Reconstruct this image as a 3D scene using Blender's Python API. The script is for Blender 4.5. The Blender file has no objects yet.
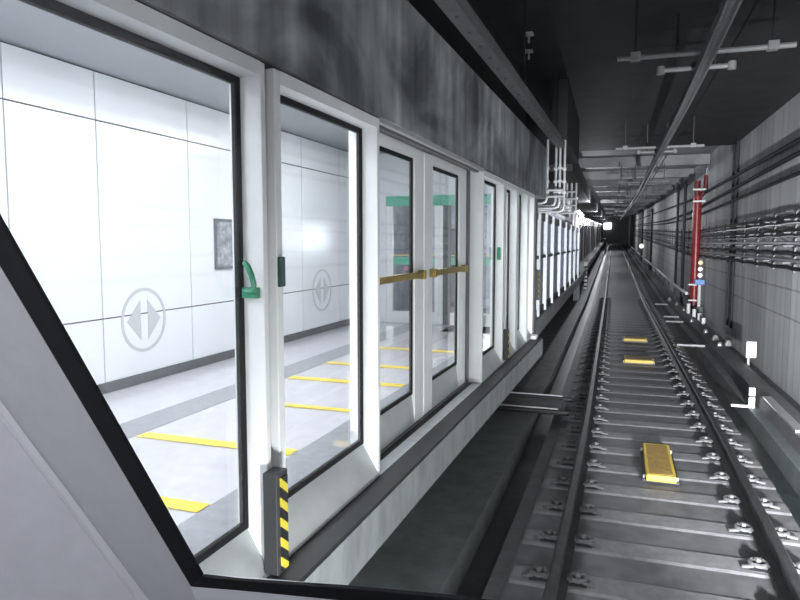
import bpy, bmesh, math, random
from mathutils import Vector, Matrix
random.seed(7)
sc = bpy.context.scene
C = sc.collection
PI = math.pi

# ------------------------------------------------------------------ track alignment
TH, S0, S1, G, G0, G1, XC = .0308, 1.977, 10.19, .0213, 25.84, 29.9, .3155
_DS = .05; _N = 4001
_tab = []
_x = _y = _z = 0.0
for i in range(_N):
    s = i*_DS
    k = min(max((s-S0)/(S1-S0), 0), 1)*TH
    g = min(max((s-G0)/(G1-G0), 0), 1)*G
    _tab.append((_x, _y, _z, k))
    _x -= math.sin(k)*_DS; _y += math.cos(k)*_DS; _z += g*_DS
def al(s):
    if s < 0: return (0, s, 0, 0)
    f = min(s/_DS, _N-1.001); i = int(f); f -= i
    a, b = _tab[i], _tab[i+1]
    return tuple(a[j]+(b[j]-a[j])*f for j in range(4))
def P(s, u, z):
    x, y, zz, k = al(s); o = u-XC
    return Vector((x+XC+o*math.cos(k), y+o*math.sin(k), z+zz))
def heading(s): return al(s)[3]

# ------------------------------------------------------------------ materials
def nt(name):
    m = bpy.data.materials.new(name); m.use_nodes = True
    t = m.node_tree; t.nodes.clear()
    o = t.nodes.new('ShaderNodeOutputMaterial')
    return m, t, o
def mat(name, col, rough=.5, metal=0., var=0., scale=3., bump=0., spec=.5, col2=None, stretch=None):
    m, t, o = nt(name)
    b = t.nodes.new('ShaderNodeBsdfPrincipled')
    t.links.new(b.outputs[0], o.inputs[0])
    b.inputs['Roughness'].default_value = rough
    b.inputs['Metallic'].default_value = metal
    b.inputs['Specular IOR Level'].default_value = spec
    b.inputs['Base Color'].default_value = (*col, 1)
    if var or bump:
        tc = t.nodes.new('ShaderNodeTexCoord')
        src = tc.outputs['Object']
        if stretch:
            mp = t.nodes.new('ShaderNodeMapping'); mp.inputs['Scale'].default_value = stretch
            t.links.new(src, mp.inputs[0]); src = mp.outputs[0]
        n = t.nodes.new('ShaderNodeTexNoise'); n.inputs['Scale'].default_value = scale
        n.inputs['Detail'].default_value = 6; n.inputs['Roughness'].default_value = .65
        t.links.new(src, n.inputs['Vector'])
        if var:
            r = t.nodes.new('ShaderNodeValToRGB')
            c2 = col2 or tuple(c*(1-var) for c in col)
            c1 = col if col2 else tuple(min(1, c*(1+var)) for c in col)
            r.color_ramp.elements[0].position = .35; r.color_ramp.elements[1].position = .65
            r.color_ramp.elements[0].color = (*c2, 1); r.color_ramp.elements[1].color = (*c1, 1)
            t.links.new(n.outputs['Fac'], r.inputs[0]); t.links.new(r.outputs[0], b.inputs['Base Color'])
        if bump:
            bp = t.nodes.new('ShaderNodeBump'); bp.inputs['Strength'].default_value = bump
            bp.inputs['Distance'].default_value = .02
            t.links.new(n.outputs['Fac'], bp.inputs['Height']); t.links.new(bp.outputs[0], b.inputs['Normal'])
    return m
def emit(name, col, st):
    m, t, o = nt(name)
    e = t.nodes.new('ShaderNodeEmission'); e.inputs[0].default_value = (*col, 1); e.inputs[1].default_value = st
    t.links.new(e.outputs[0], o.inputs[0]); return m
def glass(name, tint=(.97, .985, .98), ior=1.45, rough=.0):
    m, t, o = nt(name)
    tr = t.nodes.new('ShaderNodeBsdfTransparent'); tr.inputs[0].default_value = (*tint, 1)
    gl = t.nodes.new('ShaderNodeBsdfGlossy'); gl.inputs['Roughness'].default_value = rough
    fr = t.nodes.new('ShaderNodeFresnel'); fr.inputs[0].default_value = ior
    mx = t.nodes.new('ShaderNodeMixShader')
    ge = t.nodes.new('ShaderNodeNewGeometry'); ma = t.nodes.new('ShaderNodeMath'); ma.operation = 'SUBTRACT'; ma.use_clamp = True
    t.links.new(fr.outputs[0], ma.inputs[0]); t.links.new(ge.outputs['Backfacing'], ma.inputs[1])
    t.links.new(ma.outputs[0], mx.inputs[0]); t.links.new(tr.outputs[0], mx.inputs[1]); t.links.new(gl.outputs[0], mx.inputs[2])
    t.links.new(mx.outputs[0], o.inputs[0]); return m
def frosted(name, col, tr):
    m, t, o = nt(name)
    d = t.nodes.new('ShaderNodeBsdfDiffuse'); d.inputs[0].default_value = (*col, 1)
    l = t.nodes.new('ShaderNodeBsdfTranslucent'); l.inputs[0].default_value = (*col, 1)
    mx = t.nodes.new('ShaderNodeMixShader'); mx.inputs[0].default_value = tr
    t.links.new(d.outputs[0], mx.inputs[1]); t.links.new(l.outputs[0], mx.inputs[2]); t.links.new(mx.outputs[0], o.inputs[0]); return m
def stripes(name, c1, c2, axis, period, slope=0.):
    m, t, o = nt(name)
    b = t.nodes.new('ShaderNodeBsdfPrincipled'); t.links.new(b.outputs[0], o.inputs[0]); b.inputs['Roughness'].default_value = .5
    tc = t.nodes.new('ShaderNodeTexCoord'); sp = t.nodes.new('ShaderNodeSeparateXYZ'); t.links.new(tc.outputs['Object'], sp.inputs[0])
    def mth(op, a, v):
        n = t.nodes.new('ShaderNodeMath'); n.operation = op
        for k, q in enumerate((a, v)):
            if hasattr(q, 'is_linked'): t.links.new(q, n.inputs[k])
            else: n.inputs[k].default_value = q
        return n.outputs[0]
    v = mth('ADD', sp.outputs['Z'], mth('MULTIPLY', sp.outputs[axis], slope))
    v = mth('FRACT', mth('DIVIDE', v, period), 0)
    v = mth('GREATER_THAN', v, .46)
    mx = t.nodes.new('ShaderNodeMix'); mx.data_type = 'RGBA'
    t.links.new(v, mx.inputs[0]); mx.inputs[6].default_value = (*c1, 1); mx.inputs[7].default_value = (*c2, 1)
    t.links.new(mx.outputs[2], b.inputs['Base Color'])
    return m
def wallmat():
    m, t, o = nt('board_marked_concrete')
    b = t.nodes.new('ShaderNodeBsdfPrincipled'); t.links.new(b.outputs[0], o.inputs[0]); b.inputs['Roughness'].default_value = .75
    uv = t.nodes.new('ShaderNodeUVMap'); uv.uv_map = 'UVMap'
    def noise(sx, sy, detail=4):
        mp = t.nodes.new('ShaderNodeMapping'); mp.inputs['Scale'].default_value = (sx, sy, 1)
        t.links.new(uv.outputs[0], mp.inputs[0])
        n = t.nodes.new('ShaderNodeTexNoise'); n.inputs['Scale'].default_value = 1; n.inputs['Detail'].default_value = detail
        t.links.new(mp.outputs[0], n.inputs['Vector']); return n.outputs['Fac']
    def mth(op, a, v=0., c=None):
        n = t.nodes.new('ShaderNodeMath'); n.operation = op
        for k, q in enumerate((a, v)):
            if hasattr(q, 'is_linked'): t.links.new(q, n.inputs[k])
            else: n.inputs[k].default_value = q
        return n.outputs[0]
    sp = t.nodes.new('ShaderNodeSeparateXYZ'); t.links.new(uv.outputs[0], sp.inputs[0])
    # individual boards, each with its own tone
    brd = mth('FLOOR', mth('MULTIPLY', sp.outputs[0], 2.6))
    wn = t.nodes.new('ShaderNodeTexWhiteNoise'); wn.noise_dimensions = '1D'; t.links.new(brd, wn.inputs['W'])
    tone = mth('MULTIPLY', wn.outputs[0], .14)
    fr = mth('FRACT', mth('MULTIPLY', sp.outputs[0], 2.6))
    gap = mth('LESS_THAN', fr, .07)
    seam1 = mth('LESS_THAN', mth('ABSOLUTE', mth('SUBTRACT', sp.outputs[1], 1.42)), .016)
    seam2 = mth('LESS_THAN', mth('ABSOLUTE', mth('SUBTRACT', sp.outputs[1], .93)), .016)
    dark = mth('MULTIPLY', mth('MAXIMUM', mth('MULTIPLY', gap, .75), mth('MAXIMUM', seam1, seam2)), .22)
    v = mth('ADD', mth('ADD', mth('MULTIPLY', noise(3.2, .25), .30), mth('MULTIPLY', noise(.5, .9), .22)), tone)
    v = mth('SUBTRACT', v, dark)
    v = mth('ADD', v, .19)
    cb = t.nodes.new('ShaderNodeCombineColor')
    t.links.new(v, cb.inputs[0]); t.links.new(mth('MULTIPLY', v, 1.02), cb.inputs[1]); t.links.new(mth('MULTIPLY', v, 1.02), cb.inputs[2])
    t.links.new(cb.outputs[0], b.inputs['Base Color'])
    return m
def bulkmat():
    m, t, o = nt('stained_fascia_concrete')
    b = t.nodes.new('ShaderNodeBsdfPrincipled'); t.links.new(b.outputs[0], o.inputs[0]); b.inputs['Roughness'].default_value = .45
    tc = t.nodes.new('ShaderNodeTexCoord')
    def noise(scv, detail, dist=0.):
        mp = t.nodes.new('ShaderNodeMapping'); mp.inputs['Scale'].default_value = scv
        t.links.new(tc.outputs['Object'], mp.inputs[0])
        n = t.nodes.new('ShaderNodeTexNoise'); n.inputs['Scale'].default_value = 1; n.inputs['Detail'].default_value = detail
        n.inputs['Distortion'].default_value = dist
        t.links.new(mp.outputs[0], n.inputs['Vector']); return n.outputs['Fac']
    r = t.nodes.new('ShaderNodeValToRGB'); r.color_ramp.elements[0].position = .40; r.color_ramp.elements[1].position = .66
    r.color_ramp.elements[0].color = (.10, .108, .112, 1); r.color_ramp.elements[1].color = (.42, .437, .46, 1)
    t.links.new(noise((1, .75, 1.1), 5, 1.2), r.inputs[0])
    r2 = t.nodes.new('ShaderNodeValToRGB'); r2.color_ramp.elements[0].position = .38; r2.color_ramp.elements[1].position = .72
    r2.color_ramp.elements[0].color = (.72, .72, .72, 1); r2.color_ramp.elements[1].color = (1.5, 1.5, 1.5, 1)
    t.links.new(noise((1, 5.5, .7), 5), r2.inputs[0])
    mx = t.nodes.new('ShaderNodeMix'); mx.data_type = 'RGBA'; mx.blend_type = 'MULTIPLY'; mx.inputs[0].default_value = 1
    t.links.new(r.outputs[0], mx.inputs[6]); t.links.new(r2.outputs[0], mx.inputs[7])
    t.links.new(mx.outputs[2], b.inputs['Base Color'])
    return m

M = dict(
    white=mat('white_powder_coat', (.80, .815, .82), .32, var=.03, scale=8),
    kick=mat('satin_aluminium', (.45, .468, .472), .42, .25, var=.06, scale=6),
    seal=mat('black_rubber_seal', (.008, .0085, .010), .7, spec=.2),
    glass=glass('clear_glass'),
    wglass=glass('windscreen_glass', (.985, .985, .985), 1.42),
    brass=mat('brass_bar', (.36, .27, .08), .38, .7, var=.2, scale=30),
    green=mat('green_plastic', (.02, .24, .13), .4),
    dgreen=mat('dark_green_plastic', (.02, .075, .06), .4),
    gband=mat('green_enamel', (.16, .50, .37), .4),
    yband=mat('pale_yellow_film', (.72, .62, .28), .5),
    pink=mat('pink_film', (.85, .25, .42), .5),
    hazard=stripes('hazard_stripes', (.62, .52, .05), (.012, .012, .014), 'Y', .078, .8),
    hazbox=mat('dark_grey_plastic', (.032, .034, .036), .5, var=.1, scale=10),
    wallpanel=mat('white_enamel_panel', (.78, .80, .84), .22, var=.015, scale=1.5),
    dark=mat('near_black', (.012, .012, .014), .6),
    skirting=mat('dark_skirting', (.06, .064, .072), .45),
    signgrey=mat('pale_grey_vinyl', (.48, .50, .53), .4),
    posterframe=mat('grey_metal_frame', (.20, .21, .23), .4, .5),
    poster=mat('grey_print', (.30, .315, .34), .4, var=.6, scale=9),
    tile=mat('polished_pale_tile', (.59, .575, .625), .16, var=.05, scale=7),
    tilegrey=mat('polished_grey_tile', (.29, .295, .325), .2, var=.10, scale=14),
    yline=mat('yellow_floor_line', (.86, .66, .07), .4, var=.06, scale=12),
    platceil=mat('platform_ceiling_metal', (.36, .375, .40), .5),
    platdim=mat('dim_room_paint', (.42, .43, .45), .6, var=.25, scale=2.5),
    fascia=mat('pale_fascia_concrete', (.25, .265, .272), .7, var=.22, scale=7, bump=.15, stretch=(1, 1, .35)),
    rubber=mat('dark_ribbed_rubber', (.016, .018, .020), .55, var=.3, scale=12),
    floor=mat('damp_dark_concrete', (.15, .166, .166), .55, var=.22, scale=4, bump=.2),
    drain=mat('wet_black_drain', (.03, .037, .037), .35, var=.3, scale=6),
    bed=mat('track_bed_concrete', (.118, .116, .122), .6, var=.22, scale=5, bump=.2),
    sleeper=mat('sleeper_concrete', (.178, .174, .184), .6, var=.18, scale=9, bump=.15),
    rail=mat('worn_rail_steel', (.055, .057, .060), .5, .6, var=.25, scale=14),
    clip=mat('fastener_iron', (.13, .132, .135), .55, .3, var=.3, scale=30),
    pad=mat('fastener_pad', (.05, .052, .055), .6, var=.3, scale=20),
    balise=mat('ochre_plastic', (.58, .41, .06), .5, var=.16, scale=16),
    baltop=mat('dark_ochre_plastic', (.29, .185, .05), .6, var=.22, scale=9),  # darker ochre than the cover around it
    wall=wallmat(), bulk=bulkmat(),
    ceil=mat('unlit_dark_ceiling', (.016, .016, .018), .7, var=.4, scale=2.2),  # near-black colour carries the lack of light overhead
    ceilfar=mat('lamplit_far_ceiling', (.23, .235, .24), .7, var=.2, scale=1.5),  # lamplight on the far ceiling is put into this paler colour
    cable=mat('black_cable', (.012, .012, .014), .7, spec=.25),
    cablegrey=mat('grey_cable', (.30, .31, .32), .35, .2),
    bright=mat('bare_bright_metal', (.62, .63, .65), .30, .75),
    barm=mat('weathered_bar_metal', (.22, .225, .23), .65, .1),
    galv=mat('galvanised_steel', (.56, .58, .60), .42, .35, var=.1, scale=10),
    darkmetal=mat('dark_painted_metal', (.035, .036, .04), .45, .3),
    midmetal=mat('grey_painted_metal', (.15, .153, .16), .6, .1, var=.12, scale=9),
    red=mat('red_pipe_paint', (.27, .022, .028), .35, var=.2, scale=7),
    redd=mat('dark_red_paint', (.12, .012, .016), .45),
    blue=mat('blue_box_paint', (.05, .24, .72), .4),
    whitep=mat('plain_white_paint', (.82, .82, .82), .45),
    stripe=stripes('black_white_stripes', (.02, .02, .02), (.85, .85, .85), 'Y', .19),
    cabgrey=mat('cab_grey_trim', (.44, .445, .47), .55, var=.03, scale=30),
    cabgrey2=mat('cab_mid_grey_trim', (.56, .565, .62), .55, var=.03, scale=30),
    cablight=mat('cab_pale_trim', (.58, .585, .64), .45),
    screenblue=frosted('frosted_screen_panel', (.42, .43, .49), .7),
    lamp=emit('lamp_white', (.95, .97, 1), 9.),
    plamp=emit('platform_lamp_white', (.95, .97, 1), 29.),
    endlit=emit('lit_station_end', (.95, .98, 1), 5.),
    siglamp=emit('signal_lamp_white', (1, .9, .88), 2.2),
    siglampy=emit('signal_lamp_yellow', (1, .95, .5), 1.2),
)

# ------------------------------------------------------------------ mesh helpers
class MB:
    def __init__(s): s.bm = bmesh.new(); s.uv = None
    def face(s, vs):
        return s.bm.faces.new(vs)
    def box(s, a, b, rot=None, c=None):
        x0, y0, z0 = a; x1, y1, z1 = b
        v = [Vector(p) for p in ((x0,y0,z0),(x1,y0,z0),(x1,y1,z0),(x0,y1,z0),(x0,y0,z1),(x1,y0,z1),(x1,y1,z1),(x0,y1,z1))]
        if rot is not None:
            c = Vector(c); v = [rot @ (p-c)+c for p in v]
        v = [s.bm.verts.new(p) for p in v]
        for f in ((3,2,1,0),(4,5,6,7),(0,1,5,4),(1,2,6,5),(2,3,7,6),(3,0,4,7)): s.face([v[i] for i in f])
        return s
    def prism(s, pts, d):
        """closed polygon (3d points) extruded by vector d"""
        d = Vector(d); n = len(pts)
        a = [s.bm.verts.new(Vector(p)) for p in pts]; b = [s.bm.verts.new(Vector(p)+d) for p in pts]
        s.face(a[::-1]); s.face(b)
        for i in range(n): s.face([a[i], a[(i+1) % n], b[(i+1) % n], b[i]])
        return s
    def tube(s, path, r, n=8, cap=True, closed=False):
        path = [Vector(p) for p in path]; m = len(path); rings = []
        nrm = None
        for i, p in enumerate(path):
            if closed: t = path[(i+1) % m]-path[i-1]
            else: t = path[min(i+1, m-1)]-path[max(i-1, 0)]
            t.normalize()
            if nrm is None:
                nrm = Vector((0, 0, 1)) if abs(t.z) < .9 else Vector((1, 0, 0))
            nrm = (nrm-t*nrm.dot(t)).normalized(); bi = t.cross(nrm)
            rr = r[i] if isinstance(r, (list, tuple)) else r
            rings.append([s.bm.verts.new(p+(nrm*math.cos(2*PI*j/n)+bi*math.sin(2*PI*j/n))*rr) for j in range(n)])
        for i in range(m if closed else m-1):
            A, B = rings[i], rings[(i+1) % m]
            for j in range(n): s.face([A[j], A[(j+1) % n], B[(j+1) % n], B[j]])
        if cap and not closed: s.face(rings[0][::-1]); s.face(rings[-1])
        return s
    def cyl(s, p0, p1, r, n=12): return s.tube([p0, p1], r, n)
    def ring(s, c, ax, R, r, n=14, m=6):
        c = Vector(c); ax = Vector(ax).normalized()
        e = Vector((1, 0, 0)) if abs(ax.x) < .9 else Vector((0, 1, 0))
        e = (e-ax*e.dot(ax)).normalized(); f = ax.cross(e)
        return s.tube([c+(e*math.cos(2*PI*i/n)+f*math.sin(2*PI*i/n))*R for i in range(n)], r, m, closed=True)
    def ball(s, c, r, n=10):
        bmesh.ops.create_uvsphere(s.bm, u_segments=n, v_segments=n//2+1, radius=r, matrix=Matrix.Translation(Vector(c))); return s
    def sweep(s, prof, ss, close=True, uv=False):
        """profile [(u,z)] swept along the track at stations ss"""
        rings = [[s.bm.verts.new(P(q, u, z)) for (u, z) in prof] for q in ss]
        n = len(prof)
        if uv: L = s.bm.loops.layers.uv.new('UVMap')
        for i in range(len(ss)-1):
            for j in range(n if close else n-1):
                k = (j+1) % n
                f = s.face([rings[i][j], rings[i+1][j], rings[i+1][k], rings[i][k]])
                if uv:
                    for lp, (a, q) in zip(f.loops, ((ss[i], j), (ss[i+1], j), (ss[i+1], k), (ss[i], k))): lp[L].uv = (a, prof[q][1])
        if close:
            s.face(rings[0][::-1]); s.face(rings[-1])
        return s
    def ext(s):
        xs = [v.co for v in s.bm.verts]
        lo = Vector((min(v.x for v in xs), min(v.y for v in xs), min(v.z for v in xs)))
        hi = Vector((max(v.x for v in xs), max(v.y for v in xs), max(v.z for v in xs)))
        return lo, hi

def worldloc(o):
    l = Vector((0, 0, 0))
    while o is not None: l = l+o.location; o = o.parent
    return l
def build(name, mb, material, parent=None, smooth=False, bevel=0., origin=None):
    """mesh given in world coordinates (parents unrotated while building); origin at the base of its box"""
    bm = mb.bm
    lo, hi = mb.ext()
    org = Vector(origin) if origin is not None else Vector(((lo.x+hi.x)/2, (lo.y+hi.y)/2, lo.z))
    bmesh.ops.recalc_face_normals(bm, faces=bm.faces)
    bmesh.ops.translate(bm, verts=bm.verts, vec=-org)
    me = bpy.data.meshes.new(name); bm.to_mesh(me); bm.free()
    if smooth:
        for p in me.polygons: p.use_smooth = True
    mt = M[material] if isinstance(material, str) else material
    me.materials.append(mt)
    o = bpy.data.objects.new(name, me); C.objects.link(o)
    if parent is not None:
        o.parent = parent; o.location = org-worldloc(parent)
    else: o.location = org
    if bevel:
        b = o.modifiers.new('bevel', 'BEVEL'); b.width = bevel; b.segments = 2; b.limit_method = 'ANGLE'
    if smooth:
        e = o.modifiers.new('smooth_edges', 'EDGE_SPLIT'); e.split_angle = math.radians(40)
    return o
def tag(o, label=None, cat=None, group=None, kind=None):
    if label: o['label'] = label
    if cat: o['category'] = cat
    if group: o['group'] = group
    if kind: o['kind'] = kind
    return o
def thing(name, loc, label, cat, group=None):
    o = bpy.data.objects.new(name, None); C.objects.link(o); o.location = loc; o.empty_display_size = .1
    return tag(o, label, cat, group)
def struct(name, mb, m, label=None, cat=None, **k):
    o = build(name, mb, m, **k); o['kind'] = 'structure'
    if label: o['label'] = label
    if cat: o['category'] = cat
    return o
def kids(o): return [c for c in bpy.data.objects if c.parent == o]
_children = {}
def copy_tree(o, parent=None):
    c = o.copy(); C.objects.link(c); c.parent = parent
    for ch in _children.get(o.name) or kids(o): copy_tree(ch, c)
    return c
def rng(a, b, st):
    n = max(1, int(round((b-a)/st))); return [a+(b-a)*i/n for i in range(n+1)]
def ladder(a, b):  # stations, finer near the camera and on the curve
    out = rng(a, min(b, 35), 1.0)
    if b > 35: out += rng(max(a, 35), b, 4.)[1 if a < 35 else 0:]
    return out
ORD = ['first','second','third','fourth','fifth','sixth','seventh','eighth','ninth','tenth','eleventh','twelfth','thirteenth','fourteenth','fifteenth','sixteenth','seventeenth','eighteenth','nineteenth','twentieth']

# ------------------------------------------------------------------ tunnel shell
ss = ladder(-1.5, 145)
struct('floor', MB().sweep([(-2.6,-.15),(-1.18,-.15),(-1.18,-.42),(-.92,-.42),(-.92,-.22),(1.42,-.22),(1.42,-.42),(1.72,-.42),(1.72,-.15),(2.25,-.15),(2.25,-.35),(2.72,-.35),(2.72,-.6),(-2.6,-.6)], ss), 'floor',
       'dark concrete tunnel floor beside the track', 'floor')
struct('trim_1', MB().sweep([(-.80,-.215),(1.40,-.215),(1.40,-.19),(-.80,-.19)], ladder(-1., 145)), 'bed', 'grey concrete track bed carrying sleepers and rails', 'track bed')
for nm, (a, b), lb in (('trim_2', (-1.18,-.92), 'black wet drain channel left of the track'), ('trim_3', (1.42,1.72), 'black wet drain channel right of the track')):
    struct(nm, MB().sweep([(a+.004,-.418),(b-.004,-.418),(b-.004,-.40),(a+.004,-.40)], ladder(-1., 145)), 'drain', lb, 'drain')
struct('wall_right', MB().sweep([(2.70,-.4),(2.70,5.2),(2.95,5.2),(2.95,-.4)], ladder(-1.5, 145), uv=True), 'wall', 'grey board-marked concrete tunnel wall on the right', 'wall')
struct('ceiling', MB().sweep([(-2.4,4.70),(2.70,4.70),(2.70,5.3),(-2.4,5.3)], ladder(-1.5, 19)), 'ceil', 'unlit tunnel ceiling slab overhead, painted near black', 'ceiling')
struct('ceiling_far', MB().sweep([(-2.4,5.05),(2.70,5.05),(2.70,5.3),(-2.4,5.3)], ladder(19, 145)), 'ceilfar', 'ribbed tunnel ceiling in the distance, painted paler as lit', 'ceiling')
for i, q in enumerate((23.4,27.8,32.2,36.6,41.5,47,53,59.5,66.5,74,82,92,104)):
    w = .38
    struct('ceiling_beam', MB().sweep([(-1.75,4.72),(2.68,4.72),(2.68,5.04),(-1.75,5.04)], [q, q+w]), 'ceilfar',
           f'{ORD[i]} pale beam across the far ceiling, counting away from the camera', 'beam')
struct('wall_left', MB().box((-1.55,-.6,2.875),(-1.305,10.35,3.62)), 'bulk', 'dark stained concrete fascia above the glass platform screen', 'wall')
struct('wall_left_upper', MB().box((-1.95,-.6,3.62),(-1.62,10.35,4.69)), 'dark', 'black recess above the concrete fascia', 'wall')
struct('wall_left_far', MB().sweep([(-3.3,-.2),(-3.3,4.9),(-3.1,4.9),(-3.1,-.2)], ladder(16.2, 145)), 'wallpanel', 'dim wall behind the far screen on the left', 'wall')
struct('wall_left_far_upper', MB().sweep([(-1.95,2.95),(-1.65,2.95),(-1.65,5.05),(-1.95,5.05)], rng(10.4,28.4,1)).sweep([(-1.95,3.75),(-1.65,3.75),(-1.65,5.05),(-1.95,5.05)], rng(28.4,120,3)), 'ceil', 'dark upper wall, lowered to black out the space above the far screen', 'wall')  # first sweep hangs lower, added to keep the space above the screen black
struct('wall_far_end', MB().sweep([(-3.6,-.3),(2.9,-.3),(2.9,5.2),(-3.6,5.2)], [140, 140.4]), 'floor', 'dark end of the tunnel in the distance', 'wall')
struct('window_1', MB().sweep([(-2.05,2.7),(-.65,2.7),(-.65,3.95),(-2.05,3.95)], [139.8, 139.95]), 'endlit', 'small bright opening at the far end of the tunnel', 'opening')

# under-platform and platform slab
struct('wall_under_platform', MB().box((-2.6,-.6,-.6),(-2.4,9.3,.66)), 'floor', 'dark wall under the platform edge', 'wall')
struct('platform_slab', MB().box((-4.6,-.8,.66),(-1.185,9.3,.885)).box((-4.6,9.3,.66),(-2.7,16,.885)), 'fascia', 'pale concrete platform slab and its edge', 'platform')
struct('trim_4', MB().box((-1.318,-.6,.886),(-1.19,9.28,.902)), 'rubber', 'black rubber strip along the platform edge', 'edge strip')
for i in range(1):
    pass
struct('platform_floor', MB().box((-4.33,-.8,.886),(-1.46,10.4,.90)).box((-4.33,10.4,.886),(-2.75,16,.90)), 'tile', 'pale polished tile platform floor', 'floor')
struct('trim_5', MB().prism([(-3.47,-.8,.9005),(-3.16,-.8,.9005),(-3.16,10.15,.9005),(-3.47,10.15,.9005)], (0,0,.003)), 'tilegrey', 'grey tile band near the platform back wall', 'floor band')
struct('trim_6', MB().prism([(-1.96,-.8,.9005),(-1.465,-.8,.9005),(-1.465,10.1,.9005),(-1.96,10.1,.9005)], (0,0,.003)), 'tilegrey', 'grey tile band along the platform screen', 'floor band')
b = MB().box((-4.5,-.8,.9),(-4.336,10.2,3.65))
ye = [-.8,1.2,2.42,3.65,4.52,5.74,6.96,8.18,9.4,10.2]; ze = [.9,1.55,3.235,3.64]
struct('wall_platform_backing', b, 'dark', 'black joint lines behind the white wall panels', 'wall')
b = MB()
for y0, y1 in zip(ye, ye[1:]):
    for z0, z1 in zip(ze, ze[1:]): b.box((-4.335,y0+.006,z0+.006),(-4.315,y1-.006,z1-.006))
struct('wall_platform', b, 'wallpanel', 'white enamel panelled back wall of the platform', 'wall')
struct('baseboard_left', MB().box((-4.314,-.8,.905),(-4.295,10.1,.995)), 'skirting', 'dark skirting along the platform back wall', 'skirting')
struct('ceiling_platform', MB().box((-4.5,-.8,3.65),(-1.56,10.3,3.8)).box((-4.5,10.3,3.65),(-2.1,16,3.8)), 'platceil', 'grey metal ceiling over the platform', 'ceiling')
struct('wall_platform_end', MB().box((-4.5,15.6,.9),(-2.4,15.8,3.65)).box((-4.5,10.4,.9),(-4.3,15.6,3.65)), 'platdim', 'dim grey room beyond the platform end doors', 'wall')
struct('wall_platform_rear', MB().box((-4.5,-1.0,.9),(-1.5,-.8,3.65)), 'wallpanel', 'white wall behind the camera on the platform', 'wall')
# platform lamps
t0 = None
for i, y in enumerate((0.3,2.7,5.1,7.5)):
    for j, x in enumerate((-2.15,-2.85)):
        if t0 is None:
            t0 = thing('ceiling_light', (x,y,3.57), '', 'ceiling light', 'platform ceiling lights')
            build('housing', MB().box((x-.10,y-.95,3.60),(x+.10,y+.95,3.648)), 'white', t0)
            build('diffuser', MB().box((x-.085,y-.93,3.575),(x+.085,y+.93,3.599)), 'plamp', t0)
            o = t0
        else:
            o = copy_tree(t0); o.location = (x,y,3.57)
        o['label'] = f'{ORD[i]} linear ceiling light along the platform, ' + ('row nearer the glass screen' if j == 0 else 'row nearer the back wall')

# ------------------------------------------------------------------ platform screen: fixed panels
XF, XG = -1.318, -1.416
def panel(label, y0, y1, gy0, gy1, zt=2.866, gz0=1.085, gz1=2.815):
    r = thing('screen_panel', ((XF+XG)/2, (y0+y1)/2, .90), label, 'screen panel', 'fixed glass panels of the platform screen')
    bk = -1.455
    for a, b_ in ((y0, gy0), (gy1, y1)):
        build('stile', MB().prism([(bk,a,.905),(XF,a,.905),(XF,a,zt),(bk,a,zt)], (0,b_-a,0)), 'white', r, bevel=.004)
    build('top_rail', MB().box((bk,gy0,gz1),(XF,gy1,zt)), 'white', r)
    build('kick_plate', MB().prism([(bk,gy0,.905),(XF+.001,gy0,.905),(XF+.001,gy0,.925),(XG,gy0,gz0),(bk,gy0,gz0)], (0,gy1-gy0,0)), 'kick', r)
    w = .028
    s_ = MB()
    s_.box((XG-.012,gy0,gz0),(XG+.010,gy0+w,gz1)).box((XG-.012,gy1-w,gz0),(XG+.010,gy1,gz1))
    s_.box((XG-.012,gy0+w,gz0),(XG+.010,gy1-w,gz0+w)).box((XG-.012,gy0+w,gz1-w),(XG+.010,gy1-w,gz1))
    build('glass_seal', s_, 'seal', r)
    build('glass_pane', MB().box((XG-.006,gy0+w-.005,gz0+w-.005),(XG+.006,gy1-w+.005,gz1-w+.005)), 'glass', r)
    return r
p1 = panel('nearest tall glass screen panel, beside the cab pillar, green handle on its post', .75, 2.223, .80, 2.19)
h = MB()
pts = [(-1.385,2.162,2.02),(-1.345,2.158,2.02),(-1.335,2.145,2.05),(-1.338,2.135,2.085),(-1.350,2.132,2.115),(-1.368,2.138,2.128)]
h.tube([(x, y-0.0, z) for x, y, z in pts], .011, 8)
hd = build('release_handle', h, 'green', p1, smooth=True); hd['label'] = 'curved green release handle'
build('handle_base', MB().box((-1.395,2.158,1.995),(-1.335,2.189,2.035)), 'green', hd)
p2 = panel('tall glass screen panel between the nearest panel and the double doors', 2.287, 3.398, 2.335, 3.365)
l2 = build('wall_lock', MB().box((XF,2.289,2.03),(XF+.014,2.332,2.148)), 'dgreen', p2, bevel=.004); l2['label'] = 'dark green lock plate on the stile'
p3 = panel('glass screen panel just past the double doors, small green tab on its post', 6.0, 7.05, 6.04, 7.01)
build('green_tab', MB().box((-1.385,6.998,2.03),(-1.350,7.009,2.16)), 'green', p3)
p4 = panel('second glass screen panel past the double doors', 7.11, 7.86, 7.15, 7.83)
p5 = panel('third glass screen panel past the double doors', 7.92, 8.66, 7.96, 8.63)
p6 = panel('last glass screen panel at the far end of the white screen', 8.72, 9.22, 8.76, 9.19)
# dark posts that fill the gaps between panels
for i, (a, b_) in enumerate(((2.223,2.287),(7.05,7.11),(7.86,7.92),(8.66,8.72))):
    o = build('gap_post', MB().box((-1.45,a+.002,.905),(-1.36,b_-.002,2.866)), 'hazbox')
    tag(o, ('dark post in the gap between the two nearest panels','dark post in the gap after the first panel past the doors','dark post in the gap after the second panel past the doors','dark post in the gap before the last panel')[i], 'post', 'posts between the screen panels')
build('end_post', MB().box((-1.46,9.225,.905),(-1.30,9.42,2.80)), 'midmetal')
tag(bpy.data.objects['end_post'], 'grey end post closing the white screen at the far end', 'post')
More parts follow.
